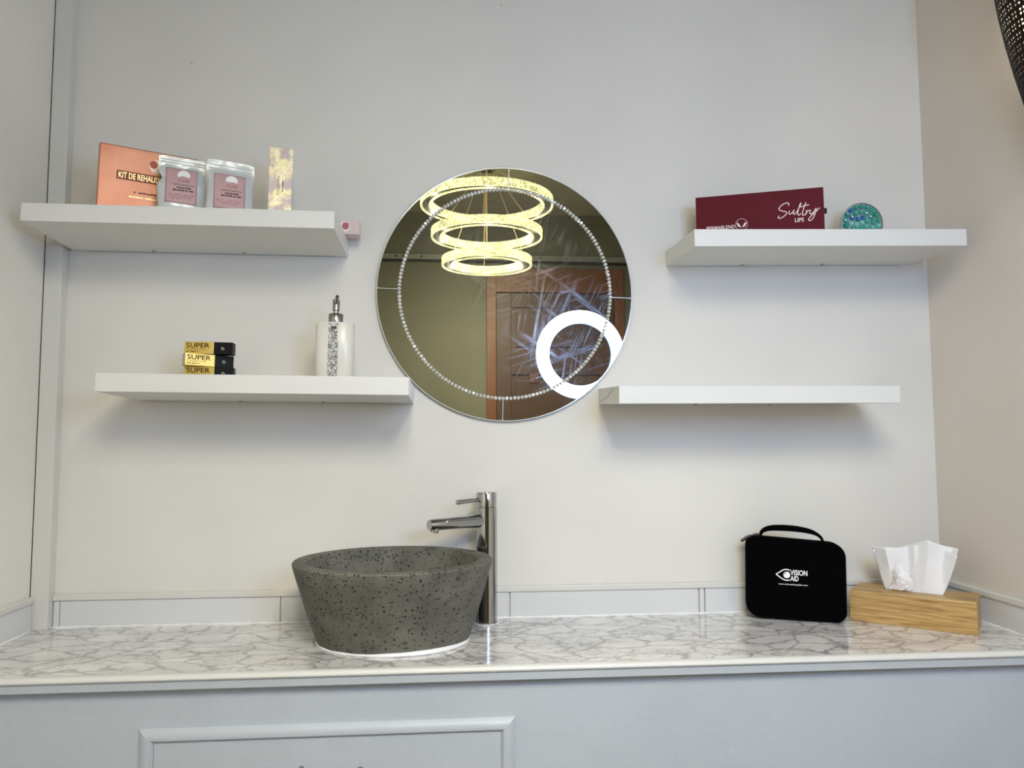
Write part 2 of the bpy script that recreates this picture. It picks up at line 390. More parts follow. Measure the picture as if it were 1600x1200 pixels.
for a, b_, nx, nz in (((x0, z1), (x1, z1), 0, 1), ((x1, z1), (x1, z0), 1, 0), ((x1, z0), (x0, z0), 0, -1), ((x0, z0), (x0, z1), -1, 0)):
    obj('moulding', mould(a, b_, nx, nz), M['apron'], cb, 40)
bm = BM(); pts = [(-.283, -.004, .676), (-.281, -.018, .681), (-.274, -.027, .668), (-.226, -.032, .652), (-.178, -.027, .668), (-.171, -.018, .676), (-.169, -.004, .670)]
tube(bm, smooth_pts(pts, 5), .0055, 10); obj('handle', bm, M['steel'], dr, True)
# drips of silicone along the worktop corner are in the bead; hairline crack in the paint
bm = BM(); P = [(.131, .752), (.15, .741), (.165, .722), (.178, .726), (.20, .719), (.23, .724), (.262, .727), (.29, .724)]
stroke(bm, [(x, z) for x, z in P], .0009, -.0002, .0003); obj('paint_crack', bm, M['apron2'], cb)

# ---------------------------------------------------------------- shelves
SH = {'UL': (-.931, 1.8235, .0303, -.0065), 'LL': (-.7624, 1.4513, .0312, -.0105),
      'UR': (.570, 1.8081, -.0286, .0206), 'LR': (.3862, 1.4427, -.0408, .0036)}
SL, SD, ST = .6725, .235, .0405
def shelf_m(k):
    x0, z0, ti, ro = SH[k]
    return Matrix.Translation((x0, -.0022, z0)) @ Matrix.Rotation(-ro, 4, 'Y') @ Matrix.Rotation(-ti, 4, 'X')
def on_shelf(k, x, y, rz):
    """frame standing on shelf k above world x, y"""
    m = shelf_m(k); x0, z0, ti, ro = SH[k]
    lx, ly = x-x0, y+.0022
    return m @ Matrix.Translation((lx, ly, .0004)) @ Matrix.Rotation(rz, 4, 'Z')
labs = {'UL': 'upper left white floating shelf holding the copper box and silver pouches',
        'LL': 'lower left white floating shelf holding gold boxes and soap dispenser',
        'UR': 'upper right white floating shelf holding the burgundy box',
        'LR': 'lower right white floating shelf, empty'}
for k in SH:
    r = empty('floating_shelf', label=labs[k], cat='shelf', group='white floating shelves'); r.matrix_world = shelf_m(k)
    bm = BM(); box(bm, 0, SL, -SD, 0, -ST, 0, .0009, 2); obj('board', bm, M['shelf'], r)
    # thin end cap seam and fixing screws on the underside near the wall
    for x in ((.20, .42) if k in ('UL', 'UR') else (.25, .45)):
        s = BM(); lathe(s, [(0, -.0035), (.0035, -.003), (.0045, 0)], 10, (x, -.018, -ST)); obj('screw', s, M['steel'], r)
    s = BM(); box(s, .03, SL-.03, -.005, .0018, -ST-.0010, -ST-.0001); obj('wall_bracket', s, M['apron2'], r)
    if k == 'LR':
        s = BM(); tube(s, smooth_pts([(-.0006, -.18, -.002), (-.0007, -.14, -.014), (-.0007, -.08, -.026), (-.0006, -.012, -.034)], 5), .0008, 6); obj('edge_seam', s, M['apron2'], r, True)

# ---------------------------------------------------------------- mirror
MX, MZ, MR, BR = .1445, 1.6885, .3295, .2720
mi = empty('round_wall_mirror', (MX, 0, MZ), label='round frameless wall mirror with ring of crystal beads', cat='mirror')
mi.rotation_euler = (0, math.radians(1.6), 0)
bm = BM(); annulus(bm, .001, MR-.006, 0, 2*PI, -.008, -.0005, 96); obj('backing_board', bm, M['plast_black'], mi)
bm = BM(); v = [bm.verts.new((BR*math.cos(2*PI*k/128), -.0125, BR*math.sin(2*PI*k/128))) for k in range(128)]
v2 = [bm.verts.new((x.co.x, -.0082, x.co.z)) for x in v]; bm.faces.new(v)
for k in range(128): bm.faces.new([v[k], v[(k+1) % 128], v2[(k+1) % 128], v2[k]])
obj('mirror_disc', bm, M['mirror'], mi)
edge = mat('polished_glass_edge', (225, 232, 228), .15, .3)
for q in range(4):
    g = .0022/MR; bm = BM(); annulus(bm, BR+.0005, MR-.0016, q*PI/2+g, (q+1)*PI/2-g, -.0125, -.0082, 40); obj('border_panel', bm, M['mirror_o'], mi)
bm = BM(); annulus(bm, MR-.0014, MR+.0006, 0, 2*PI, -.0135, -.0082, 160); obj('edge_strip', bm, edge, mi)
for q in range(4):
    bm = BM(); box(bm, BR+.002, MR-.002, -.0122, -.0083, -.0009, .0009, mtx=Matrix.Rotation(q*PI/2, 4, 'Y')); obj('seam', bm, edge, mi)
gl = mat('clear_crystal', (240, 242, 244), .08, .45)
bm = BM(); bmesh.ops.create_icosphere(bm, subdivisions=1, radius=.0053)
for v in bm.verts: v.co.y *= .8
bead0 = obj('bead', bm, gl, mi); NB = 176
for k in range(NB):
    b = bead0 if k == 0 else bead0.copy()
    if k: COL.objects.link(b); b.parent = mi
    a = 2*PI*k/NB; b.location = ((BR)*math.cos(a), -.016, (BR)*math.sin(a)); b.rotation_euler = (random.uniform(0, 3), -a, random.uniform(0, 1))

# ---------------------------------------------------------------- concrete basin
cbx, cby = -.122, -.20
bs = empty('vessel_basin', (cbx, cby, ZTOP), label='grey pitted concrete vessel basin standing on the marble worktop', cat='sink')
bm = BM(); SEG = 96
# (z, cx, cy, rx, ry) outside up, over the rim, down inside
R_ = [(.0006, 0, .012, .160, .131), (.003, 0, .012, .1675, .1385), (.012, 0, .011, .1715, .1425), (.05, 0, .007, .1845, .159), (.10, 0, -.001, .1985, .1785),
      (.15, 0, -.009, .2120, .1975), (.172, 0, -.0115, .2178, .2050), (.179, 0, -.012, .2188, .2065), (.1815, 0, -.012, .2168, .2045), (.1822, 0, -.012, .2130, .2010),
      (.1822, 0, -.012, .1905, .1790), (.1805, 0, -.012, .1870, .1755), (.170, 0, -.012, .1835, .1720), (.12, 0, -.008, .168, .156),
      (.07, 0, 0, .145, .130), (.04, 0, .003, .115, .100), (.028, 0, .004, .06, .055), (.026, 0, .004, .018, .018)]
rings = [[bm.verts.new((cx+rx*math.cos(2*PI*k/SEG), cy+ry*math.sin(2*PI*k/SEG), z)) for k in range(SEG)] for z, cx, cy, rx, ry in R_]
for a, b_ in zip(rings, rings[1:]):
    for k in range(SEG): bm.faces.new([a[k], a[(k+1) % SEG], b_[(k+1) % SEG], b_[k]])
bm.faces.new(rings[0][::-1]); bm.faces.new(rings[-1])
obj('bowl', bm, M['concrete'], bs, 35)
bm = BM(); lathe(bm, [(0, .0285), (.012, .029), (.02, .0275), (.021, .0262)], 24, (0, .004, 0)); obj('drain', bm, M['chrome'], bs, True)
bm = BM(); n = 90; rr = []
for k in range(n+1):
    a = 2*PI*k/n; rr.append((.166*math.cos(a), .012+.137*math.sin(a), .0015))
tube(bm, rr, [.0048+.0022*noise.noise(Vector((k*.35, 1, 0)))+.0075*max(0, math.sin(PI*(k-62)/26) if 62 < k < 88 else 0) for k in range(n+1)], 8, False)
for v in bm.verts: v.co.z = max(v.co.z*.75, .0002)
obj('silicone_seal', bm, M['caulk'], bs, True)

# ---------------------------------------------------------------- tap
tp = empty('basin_tap', (.092, -.055, ZTOP), label='tall chrome single-lever tap behind the concrete basin', cat='tap')
tp.rotation_euler = (0, 0, 0)
bm = BM(); lathe(bm, [(0, .0005), (.0262, .0005), (.0265, .003), (.0258, .006), (.0258, .2795), (.0245, .2805), (0, .2805)], 40); obj('body', bm, M['chrome'], tp, 40)
bm = BM(); lathe(bm, [(0, .2806), (.0232, .2806), (.0232, .2835), (.0250, .2840), (.0250, .3135), (.0238, .3160), (0, .3165)], 40); obj('cap', bm, M['chrome'], tp, 40)
sd = Vector((-.825, -.565, 0)).normalized()
bm = BM(); P0 = Vector((0, 0, .2475)); pts = [P0+sd*.015, P0+sd*.06, P0+sd*.12, P0+sd*.163+Vector((0, 0, 0)), P0+sd*.1665]
tube(bm, pts, [.0165, .0152, .0138, .0128, .0115], 28); obj('spout', bm, M['chrome'], tp, 40)
bm = BM(); ctr = P0+sd*.147; dn = Vector((sd.x*.35, sd.y*.35, -1)).normalized()
tube(bm, [ctr+dn*.008, ctr+dn*.0185, ctr+dn*.0195], [.0098, .0098, .0085], 24); obj('aerator', bm, M['chrome'], tp, 40)
bm = BM(); L0 = Vector((0, 0, .2985))
tube(bm, [L0+sd*.018, L0+sd*.05+Vector((0, 0, -.001)), L0+sd*.088+Vector((0, 0, -.003)), L0+sd*.0895+Vector((0, 0, -.003))], [.0045, .0052, .0060, .0045], 16); obj('lever', bm, M['chrome'], tp, 40)
bm = BM(); tube(bm, [(.029*math.cos(a), .029*math.sin(a), .0015) for a in [2*PI*k/30 for k in range(31)]], [.0030+.0008*math.sin(k*2.1) for k in range(31)], 6, False)
for v in bm.verts: v.co.z = max(v.co.z*.6, .0003)
obj('silicone_seal', bm, M['caulk'], tp, True)

# ---------------------------------------------------------------- zip case
cs = empty('zip_case', label='black hard-shell zip case with white eye logo, standing upright by the tissue box', cat='case')
CA, CBp = Vector((.733, -.080, 0)), Vector((.953, -.160, 0)); cw = (CBp-CA).length; ang = math.atan2(CBp.y-CA.y, CBp.x-CA.x)
CH, CT = .1985, .066
cs.matrix_world = Matrix.Translation(((CA.x+CBp.x)/2, (CA.y+CBp.y)/2, ZTOP+.0033)) @ Matrix.Rotation(ang, 4, 'Z') @ Matrix.Rotation(math.radians(-2.5), 4, 'X') @ Matrix.Rotation(math.radians(1.0), 4, 'Y')
def rrect(w, h, rads, n=8, inset=0):
    """rounded rectangle outline centred on x, bottom at 0; rads = bl, br, tr, tl"""
    out = []; x0, x1, z0, z1 = -w/2+inset, w/2-inset, inset, h-inset
    for (cx, cz, a0), r in zip(((x0, z0, PI), (x1, z0, 1.5*PI), (x1, z1, 0), (x0, z1, .5*PI)), rads):
        r = max(r-inset, .004); sx = 1 if cx == x0 else -1; sz = 1 if cz == z0 else -1
        for k in range(n+1):
            a = a0+PI/2*k/n; out.append((cx+sx*r+r*math.cos(a), cz+sz*r+r*math.sin(a)))
    return out
RAD = (.034, .026, .036, .026)
def shell(bm, ys_ins):
    rg = [[bm.verts.new((x, y, z*(1.0-.055*(x/cw+.5)))) for x, z in rrect(cw, CH+.001, RAD, 8, i_)] for y, i_ in ys_ins]
    for a, b_ in zip(rg, rg[1:]):
        for k in range(len(a)): bm.faces.new([a[k], a[(k+1) % len(a)], b_[(k+1) % len(a)], b_[k]])
    return rg
bm = BM(); rg = shell(bm, [(.0, .016), (.001, .009), (.004, .004), (.010, .001), (.018, 0), (.0305, 0), (.0312, .0012)]); bm.faces.new(rg[0]); bm.faces.new(rg[-1][::-1]); obj('front_shell', bm, M['black'], cs, 50)
bm = BM(); rg = shell(bm, [(.0338, .0012), (.0345, 0), (.048, 0), (.056, .001), (.062, .004), (.065, .009), (.066, .016)]); bm.faces.new(rg[0]); bm.faces.new(rg[-1][::-1]); obj('back_shell', bm, M['black'], cs, 50)
bm = BM(); rg = shell(bm, [(.0312, .0022), (.0338, .0022)]); bm.faces.new(rg[0]); bm.faces.new(rg[-1][::-1]); obj('zip_tape', bm, M['plast_black'], cs)
# handle strap
hb = [(-.079, CH-.012), (-.0805, CH+.002), (-.074, CH+.013), (-.058, CH+.0195), (-.035, CH+.0215), (0, CH+.0208), (.030, CH+.017), (.050, CH+.0105), (.063, CH-.001), (.066, CH-.014)]
hs = smooth_pts([(a, 0, b_) for a, b_ in hb], 5); bm = BM(); pr = None
for i, p in enumerate(hs):
    t = (hs[min(i+1, len(hs)-1)]-hs[max(i-1, 0)]).normalized(); n = Vector((t.z, 0, -t.x)); u = i/(len(hs)-1)
    th = .0018+.0052*max(0, math.sin(PI*u))**1.5; wd = .0125-.003*abs(2*u-1)
    q = [bm.verts.new(p+n*s*th+Vector((0, .02+w_*wd, 0))) for s, w_ in ((1, -1), (1, 1), (-1, 1), (-1, -1))]
    if pr:
        for k in range(4): bm.faces.new([pr[k], pr[(k+1) % 4], q[(k+1) % 4], q[k]])
    else: bm.faces.new(q)
    pr = q
bm.faces.new(pr[::-1]); obj('handle', bm, M['black'], cs, 40)
bm = BM(); box(bm, -.0045, .0045, .027, .038, -.004, .004, .0015, mtx=Matrix.Translation((-.088, 0, CH+.000)) @ Matrix.Rotation(-.5, 4, 'Y'))
pl = obj('zip_slider', bm, M['plast_black'], cs)
bm = BM(); tube(bm, [(-.090, .0325, CH+.003), (-.098, .0325, CH-.001), (-.112, .030, CH-.006), (-.127, .026, CH-.016)], [.0025, .0032, .0042, .0036], 8); obj('zip_pull', bm, M['plast_black'], pl)
def cp(px, py): return ((px-1244)/690., CH/2+.0005-((py-911)-.062*(px-1244))/640.)
def cpz(X, Y): return cp(1205+X/22.86, 885+Y/22.86)
bm = BM()
stroke(bm, smooth_pts([Vector(cpz(*p)) for p in [(665, 300), (600, 268), (520, 262), (430, 280), (340, 325), (260, 375), (180, 424), (260, 490), (350, 555), (450, 615), (540, 640), (620, 640), (665, 628)]], 4), .0024, 0)
c_ = cpz(560, 455); disc_flat(bm, c_[0], c_[1], .0080, 0)
obj('eye_logo', bm, M['white_ink'], cs)
bm = BM(); stroke(bm, smooth_pts([Vector(cpz(*p)) for p in [(470, 450), (475, 405), (510, 370), (550, 358)]], 4), .0011, -.0005); obj('eye_glint', bm, M['black'], cs)
def ctext(body, X0, X1, Yt, Yb, **kw):
    a = cpz(X0, Yt); b_ = cpz(X1, Yb+.062*(X1-X0)); text(body, a[0], b_[0], b_[1], a[1], 0, M['white_ink'], cs, **kw)
ctext('VISION', 690, 1310, 272, 465, bold=.02)
ctext('AID', 690, 990, 485, 665, bold=.02)
ctext('www.visionaidmagnifier.com', 250, 1315, 735, 800, bold=.01)

# ---------------------------------------------------------------- bamboo tissue box and tissue
def bamboo():
    m = mat('bamboo', (186, 150, 92), .42); N, L = m.node_tree.nodes, m.node_tree.links; p = N['Principled BSDF']
    tc = N.new('ShaderNodeTexCoord'); mp = N.new('ShaderNodeMapping'); mp.inputs['Scale'].default_value = (5, 30, 85)
    L.new(tc.outputs['Object'], mp.inputs['Vector'])
    n = N.new('ShaderNodeTexNoise'); n.inputs['Scale'].default_value = 2.2; n.inputs['Detail'].default_value = 7; n.inputs['Roughness'].default_value = .65
    L.new(mp.outputs[0], n.inputs['Vector'])
    r = ramp(N, [(.3, lin((132, 96, 50))), (.45, lin((176, 139, 82))), (.6, lin((196, 162, 104))), (.75, lin((208, 178, 124)))])
    L.new(n.outputs['Fac'], r.inputs[0]); L.new(r.outputs[0], p.inputs['Base Color'])
    b = N.new('ShaderNodeBump'); b.inputs['Strength'].default_value = .1; b.inputs['Distance'].default_value = .002
    L.new(n.outputs['Fac'], b.inputs['Height']); L.new(b.outputs[0], p.inputs['Normal'])
    return m
M['bamboo'] = bamboo()
tang = math.radians(-39.5); BL_, BW_, BH_ = .268, .127, .0735
corner = Vector((1.1895, -.284, 0)); tc_ = corner + Matrix.Rotation(tang, 3, 'Z') @ Vector((-BL_/2, BW_/2, 0))
tb = empty('tissue_box', (tc_.x, tc_.y, ZTOP+.0005), tang, label='rectangular bamboo wood tissue box in the right corner of the worktop', cat='tissue box')
a, b_ = BL_/2, BW_/2
bm = BM()
box(bm, -a, a, -b_, -b_+.008, 0, BH_-.0095); box(bm, -a, a, b_-.008, b_, 0, BH_-.0095)
box(bm, -a, -a+.008, -b_+.008, b_-.008, .0165, BH_-.0095); box(bm, a-.008, a, -b_+.008, b_-.008, .0165, BH_-.0095)
obj('side_walls', bm, M['bamboo'], tb)
bm = BM(); box(bm, -a+.0005, a-.0005, -b_+.008, b_-.008, .0, .0150, .0008); obj('sliding_base', bm, M['bamboo'], tb)
# lid with a slot
sl, sw = .066, .010; bm = BM()
LP = [[bm.verts.new((sx*w, sy*d_, z)) for sx, sy in ((-1, -1), (1, -1), (1, 1), (-1, 1))] for w, d_, z in
      ((sl, sw, BH_-.0094), (a, b_, BH_-.0094), (a, b_, BH_-.004), (a-.0012, b_-.0012, BH_-.0012), (a-.004, b_-.004, BH_), (sl, sw, BH_))]
for A_, B_ in zip(LP, LP[1:]+LP[:1]):
    for k in range(4): bm.faces.new([A_[k], A_[(k+1) % 4], B_[(k+1) % 4], B_[k]])
obj('lid', bm, M['bamboo'], tb)
# tissue: folded sheet rising through the slot
ts = BM()
def sheet(sgn, off, ztop, seed):
    nu, nv = 44, 18; G = []
    for j in range(nv+1):
        v = j/nv; row = []
        for i in range(nu+1):
            u = i/nu*2-1
            hw = .059+.034*v**.8
            x = u*hw+.004*v
            top = ztop(u)
            z = -.007+(top+.007)*v
            ph = u*4.2+seed
            fold = (abs(((ph*1.5/PI) % 2)-1)-.5)*2
            y = off+sgn*.003+fold*.024*v*(1-.2*v)+.010*math.sin(u*2+seed)*v + .0012*noise.noise(Vector((u*9, v*7, seed)))
            y = max(-.0085, min(.0085, y)) if z < .004 else y
            row.append(ts.verts.new((x, y, z)))
        G.append(row)
    for j in range(nv):
        for i in range(nu): ts.faces.new([G[j][i], G[j][i+1], G[j+1][i+1], G[j+1][i]])
sheet(-1, 0, lambda u: .103+.022*max(0, 1-abs(u-.35)/.75)-.006*max(0, -u-.6)+.002*math.sin(u*7), .6)
sheet(1, .006, lambda u: .095+.020*max(0, 1-abs(u-.2)/.8), 2.0)
# crumpled front flap
n = 26; G = []
for j in range(n+1):
    row = []
    for i in range(n+1):
        u, v = i/n, j/n
        x = -.056+.052*u+.005*math.sin(v*5)+.016*v*(1-u); z = .002+.066*v*(.75+.25*math.sin(u*PI))
        y = -.012-.016*math.sin(PI*min(1, u*1.05))*math.sin(PI*(.15+.8*v))**.7-.004*noise.noise(Vector((u*6, v*8, 3)))
        row.append(ts.verts.new((x, y, z)))
    G.append(row)
for j in range(n):
    for i in range(n): ts.faces.new([G[j][i], G[j][i+1], G[j+1][i+1], G[j+1][i]])
tis = mat('white_tissue_paper', (238, 236, 236), .9, bump=.25, bscale=90)
tis.node_tree.nodes['Principled BSDF'].inputs['Subsurface Weight'].default_value = 0
to = obj('paper_tissue', ts, tis, None, 28, loc=(tc_.x, tc_.y, ZTOP+.0005+BH_), rot=(0, 0, tang))
sm = to.modifiers.new('thick', 'SOLIDIFY'); sm.thickness = .0004
tag(to, 'white paper tissue pulled up out of the bamboo box', 'tissue')

# ---------------------------------------------------------------- upper left shelf items
def foil(name, c1, c2, sc=8, metal=.75, rough=.3):
    m = mat(name, c1, rough, metal); N, L = m.node_tree.nodes, m.node_tree.links; p = N['Principled BSDF']
    tc = N.new('ShaderNodeTexCoord'); n = N.new('ShaderNodeTexNoise'); n.inputs['Scale'].default_value = sc; n.inputs['Detail'].default_value = 3
    L.new(tc.outputs['Object'], n.inputs['Vector']); r = ramp(N, [(.35, lin(c1)), (.65, lin(c2))]); L.new(n.outputs['Fac'], r.inputs[0])
    L.new(r.outputs[0], p.inputs['Base Color'])
    b = N.new('ShaderNodeBump'); b.inputs['Strength'].default_value = .25; b.inputs['Distance'].default_value = .004
    L.new(n.outputs['Fac'], b.inputs['Height']); L.new(b.outputs[0], p.inputs['Normal'])
    return m
M['copper'] = foil('copper_foil_card', (190, 124, 98), (206, 148, 124), 9, .38, .40)
M['gold'] = foil('gold_foil_card', (206, 176, 88), (228, 200, 116), 14, .6, .3)
M['goldt'] = mat('pale_gold_ink', (236, 205, 150), .3, .4)
M['maroon_ink'] = mat('maroon_ink', (128, 48, 30), .5)
M['pinkl'] = mat('dusty_pink_label', (196, 160, 162), .5, var=.03)
M['pinkb'] = mat('pale_pink_card', (214, 194, 192), .4)
M['ink'] = mat('dark_ink', (44, 24, 22), .85, spec=.05)
M['pink_ink'] = mat('rose_ink', (176, 96, 104), .5)
M['silver'] = mat('silver_grey_pouch_foil', (214, 218, 219), .34, .25, bump=.35, bscale=26)
def card(root, L_, H_, T_, m, bev=.0012, name='box_body'):
    bm = BM(); box(bm, 0, L_, 0, T_, 0, H_, bev); return obj(name, bm, m, root)
def marks(root, m, x0, x1, z, h, gap=.3, seed=1, y=-.0003, f=None, t=.0004):
    """a line of illegible fine print"""
    rnd = random.Random(seed); bm = BM(); x = x0
    while x < x1:
        w = rnd.uniform(.5, 1.1)*h
        if rnd.random() > gap*.4:
            yy = f(x, z) if f else y
            box(bm, x, min(x+w, x1), yy-t, yy+.0001, z+rnd.uniform(0, .15)*h, z+h*rnd.uniform(.7, 1))
        x += w*1.25
    obj('fine_print', bm, m, root)
a1 = math.atan2(.067, .147)
cpb = empty('copper_gift_box', label='shiny copper box with gold lettering at the left end of the shelf', cat='box'); cpb.matrix_world = on_shelf('UL', -.793, -.199, a1)
card(cpb, .21, .160, .028, M['copper'], .0035)
text('KIT DE REHAUSSEMENT', .042, .166, .0835, .098, -.0008, M['goldt'], cpb, bold=.02)
bm = BM(); box(bm, .038, .170, -.0006, .0001, .0805, .101); obj('title_band', bm, M['maroon_ink'], cpb)
bm = BM(); disc_flat(bm, .121, .123, .0165, -.0001, .0004, 28); obj('round_emblem', bm, mat('grey_emblem', (188, 176, 172), .35, .5), cpb)
bm = BM(); disc_flat(bm, .1135, .127, .0085, -.0005, .0004, 20, .0095); obj('emblem_accent', bm, mat('red_ink', (196, 88, 66), .45), cpb)
marks(cpb, M['maroon_ink'], .075, .165, .052, .005, seed=3); marks(cpb, M['goldt'], .062, .165, .041, .004, seed=4)

def pouch(x, y, rz, H_, label, seed, sealed):
    r = empty('foil_pouch', label=label, cat='pouch', group='silver pouches with pink labels'); r.matrix_world = on_shelf('UL', x, y, rz)
    w = .101; rnd = random.Random(seed); ph = rnd.uniform(0, 6)
    def bulge(X, Z):
        u = X/w; v = Z/H_
        e = max(0, 1-(2*u-1)**4)*max(0, 1-max(0, (v-.30)/.52)**2 if v > .30 else 1)*(.55+.45*min(1, v/.1))
        return -.0145*e-.0012*noise.noise(Vector((X*60, Z*50, seed)))
    bm = BM(); nu, nv = 28, 36; F, K = [], []
    for j in range(nv+1):
        v = j/nv; f, k_ = [], []
        for i in range(nu+1):
            u = i/nu
            nip = .008*math.exp(-((v-.60)/.07)**2)*(1-u)**3*(1.0 if sealed else .3)
            X = u*w; Z = v*H_
            x_ = X+nip+(.0015*math.sin(v*9+ph)*(1-2*u) if 0 < v < 1 else 0)
            dz = -.003*u*v
            if v > .98: dz -= .003*((2*u-1)**8)
            g = bulge(X, Z)
            f.append(bm.verts.new((x_, g, Z+dz))); k_.append(bm.verts.new((x_, .0006-g*.7, Z+dz)))
        F.append(f); K.append(k_)
    for G, s in ((F, 1), (K, -1)):
        for j in range(nv):
            for i in range(nu):
                q = [G[j][i], G[j][i+1], G[j+1][i+1], G[j+1][i]]; bm.faces.new(q if s > 0 else q[::-1])
    for j in range(nv):
        bm.faces.new([F[j][0], F[j+1][0], K[j+1][0], K[j][0]]); bm.faces.new([F[j][nu], K[j][nu], K[j+1][nu], F[j+1][nu]])
    for i in range(nu):
        bm.faces.new([F[0][i], K[0][i], K[0][i+1], F[0][i+1]]); bm.faces.new([F[nv][i], F[nv][i+1], K[nv][i+1], K[nv][i]])
    obj('pouch_body', bm, M['silver'], r, 60)
    # press seal ribs
    for zz in ((H_*.90, H_*.84) if not sealed else (H_*.93, H_*.885)):
        bm = BM(); tube(bm, [(w*.03+w*.94*k/10, bulge(w*(.03+.094*k), zz)-.0004, zz-.002*(k/10)) for k in range(11)], .0011, 6); obj('press_seal', bm, M['silver'], r, True)
    fz = lambda X, Z: bulge(X, Z)-.0012
    lx0, lx1, lz0, lz1 = (.016, .083, .022, .106) if sealed else (.015, .083, .012, .096)
    bm = BM(); G = []
    for j in range(19):
        row = []
        for i in range(15):
            X = lx0+(lx1-lx0)*i/14; Z = lz0+(lz1-lz0)*j/18-.003*X/w; row.append(bm.verts.new((X, fz(X, Z), Z)))
        G.append(row)
    for j in range(18):
        for i in range(14): bm.faces.new([G[j][i], G[j][i+1], G[j+1][i+1], G[j+1][i]])
    lb = obj('pink_label', bm, M['pinkl'], r, True); s_ = lb.modifiers.new('thick', 'SOLIDIFY'); s_.thickness = .0004; s_.offset = 0
    fy = lambda X, Z: fz(X, Z)-.0004
    cx, cz = lx0+.038, lz1-.017
    bm = BM(); bm2 = BM()
    for B_, rr_, dx, dz, o_ in ((bm, .0115, 0, 0, .0002), (bm2, .0062, -.003, .004, .0005)):
        vs = [B_.verts.new((cx+dx+rr_*1.15*math.cos(2*PI*k/24), fy(cx+dx, cz+dz)-o_, cz+dz+rr_*(1 if B_ is bm else .8)*math.sin(2*PI*k/24))) for k in range(24)]; B_.faces.new(vs)
    for B_, nm, mm in ((bm, 'round_emblem', M['white_ink']), (bm2, 'emblem_accent', M['pink_ink'])):
        e = obj(nm, B_, mm, lb); s_ = e.modifiers.new('thick', 'SOLIDIFY'); s_.thickness = .0003
    text('Colle', cx-.011, cx+.013, lz0+.050, lz0+.058, 0, M['pink_ink'], lb, f=fy, shear=.3)
    stroke_b = BM(); pts = [(cx-.022+.0022*k, lz0+.0425+.0022*math.sin(k*2.3+seed)) for k in range(21)]
    for (xa, za), (xb, zb) in zip(pts, pts[1:]):
        stroke(stroke_b, [(xa, za), (xb, zb)], .0008, fy((xa+xb)/2, za), .0002)
    obj('script_line', stroke_b, M['ink'], lb)
    text('COLLE NOIR', cx-.014, cx+.016, lz0+.0335, lz0+.0378, 0, M['ink'], lb, f=fy, bold=.03)
    text('SECHAGE 0,5 SEC', cx-.022, cx+.022, lz0+.027, lz0+.0315, 0, M['ink'], lb, f=fy, bold=.03)
    for q, (xa, xb) in enumerate(((.006, .062), (.010, .058), (.014, .054))):
        marks(lb, M['pink_ink'], lx0+xa, lx0+xb, lz0+.018-.0048*q, .0022, seed=seed*7+q, f=fy, t=.0002)
    return r
pouch(-.661, -.199, math.radians(19), .135, 'silver foil pouch with pink label, in front of the copper box', 1, True)
pouch(-.5535, -.198, math.radians(19), .130, 'silver foil pouch with pink label, the one nearer the tall iridescent box', 5, False)

def holo():
    m = mat('iridescent_pink_card', (204, 188, 188), .42, .1); N, L = m.node_tree.nodes, m.node_tree.links; p = N['Principled BSDF']
    tc = N.new('ShaderNodeTexCoord')
    v = N.new('ShaderNodeTexVoronoi'); v.inputs['Scale'].default_value = 210
    n = N.new('ShaderNodeTexNoise'); n.inputs['Scale'].default_value = 22; n.inputs['Detail'].default_value = 3
    for x in (v, n): L.new(tc.outputs['Object'], x.inputs['Vector'])
    r = ramp(N, [(.46, 0.0), (.54, 1.0)]); L.new(n.outputs['Fac'], r.inputs[0])
    cr = ramp(N, [(0, lin((250, 232, 150))), (.35, lin((255, 250, 214))), (.6, lin((244, 214, 190))), (1, lin((238, 244, 170)))]); 
    sep = N.new('ShaderNodeSeparateColor'); L.new(v.outputs['Color'], sep.inputs[0]); L.new(sep.outputs[0], cr.inputs[0])
    mx = N.new('ShaderNodeMix'); mx.data_type = 'RGBA'; mx.inputs[6].default_value = (*lin((196, 178, 178)), 1)
    L.new(r.outputs[0], mx.inputs[0]); L.new(cr.outputs[0], mx.inputs[7]); L.new(mx.outputs[2], p.inputs['Base Color'])
    b = N.new('ShaderNodeBump'); b.inputs['Strength'].default_value = .35; b.inputs['Distance'].default_value = .001
    L.new(sep.outputs[1], b.inputs['Height']); L.new(b.outputs[0], p.inputs['Normal'])
    return m
hb_ = empty('tall_cosmetic_box', label='tall narrow iridescent pink box with vertical lettering', cat='box'); hb_.matrix_world = on_shelf('UL', -.4155, -.200, math.radians(13))
card(hb_, .0525, .161, .03, holo(), .0012)
text('Oppulu', .018, .026, .048, .092, -.0002, mat('mauve_ink', (150, 128, 138), .5), hb_, rot=90)
marks(hb_, M['ink'], .030, .0305, .055, .002)
bm = BM()
for k in range(9): box(bm, .030, .0335-.001*(k % 2), -.0004, .0001, .058+.003*k, .0598+.003*k)
obj('fine_print', bm, M['ink'], hb_)
pk = empty('small_cosmetic_box', label='small pale pink box jutting past the right end of the shelf', cat='box'); pk.matrix_world = on_shelf('UL', -.2905, -.0645, math.radians(2))
card(pk, .0665, .0345, .040, M['pinkb'], .001)
bm = BM(); disc_flat(bm, .030, .019, .0125, 0, .0005, 28); st = obj('round_sticker', bm, M['white_ink'], pk)
bm = BM(); disc_flat(bm, .0325, .0205, .0085, -.0005, .0003, 22, .0095); obj('sticker_print', bm, M['pink_ink'], st)

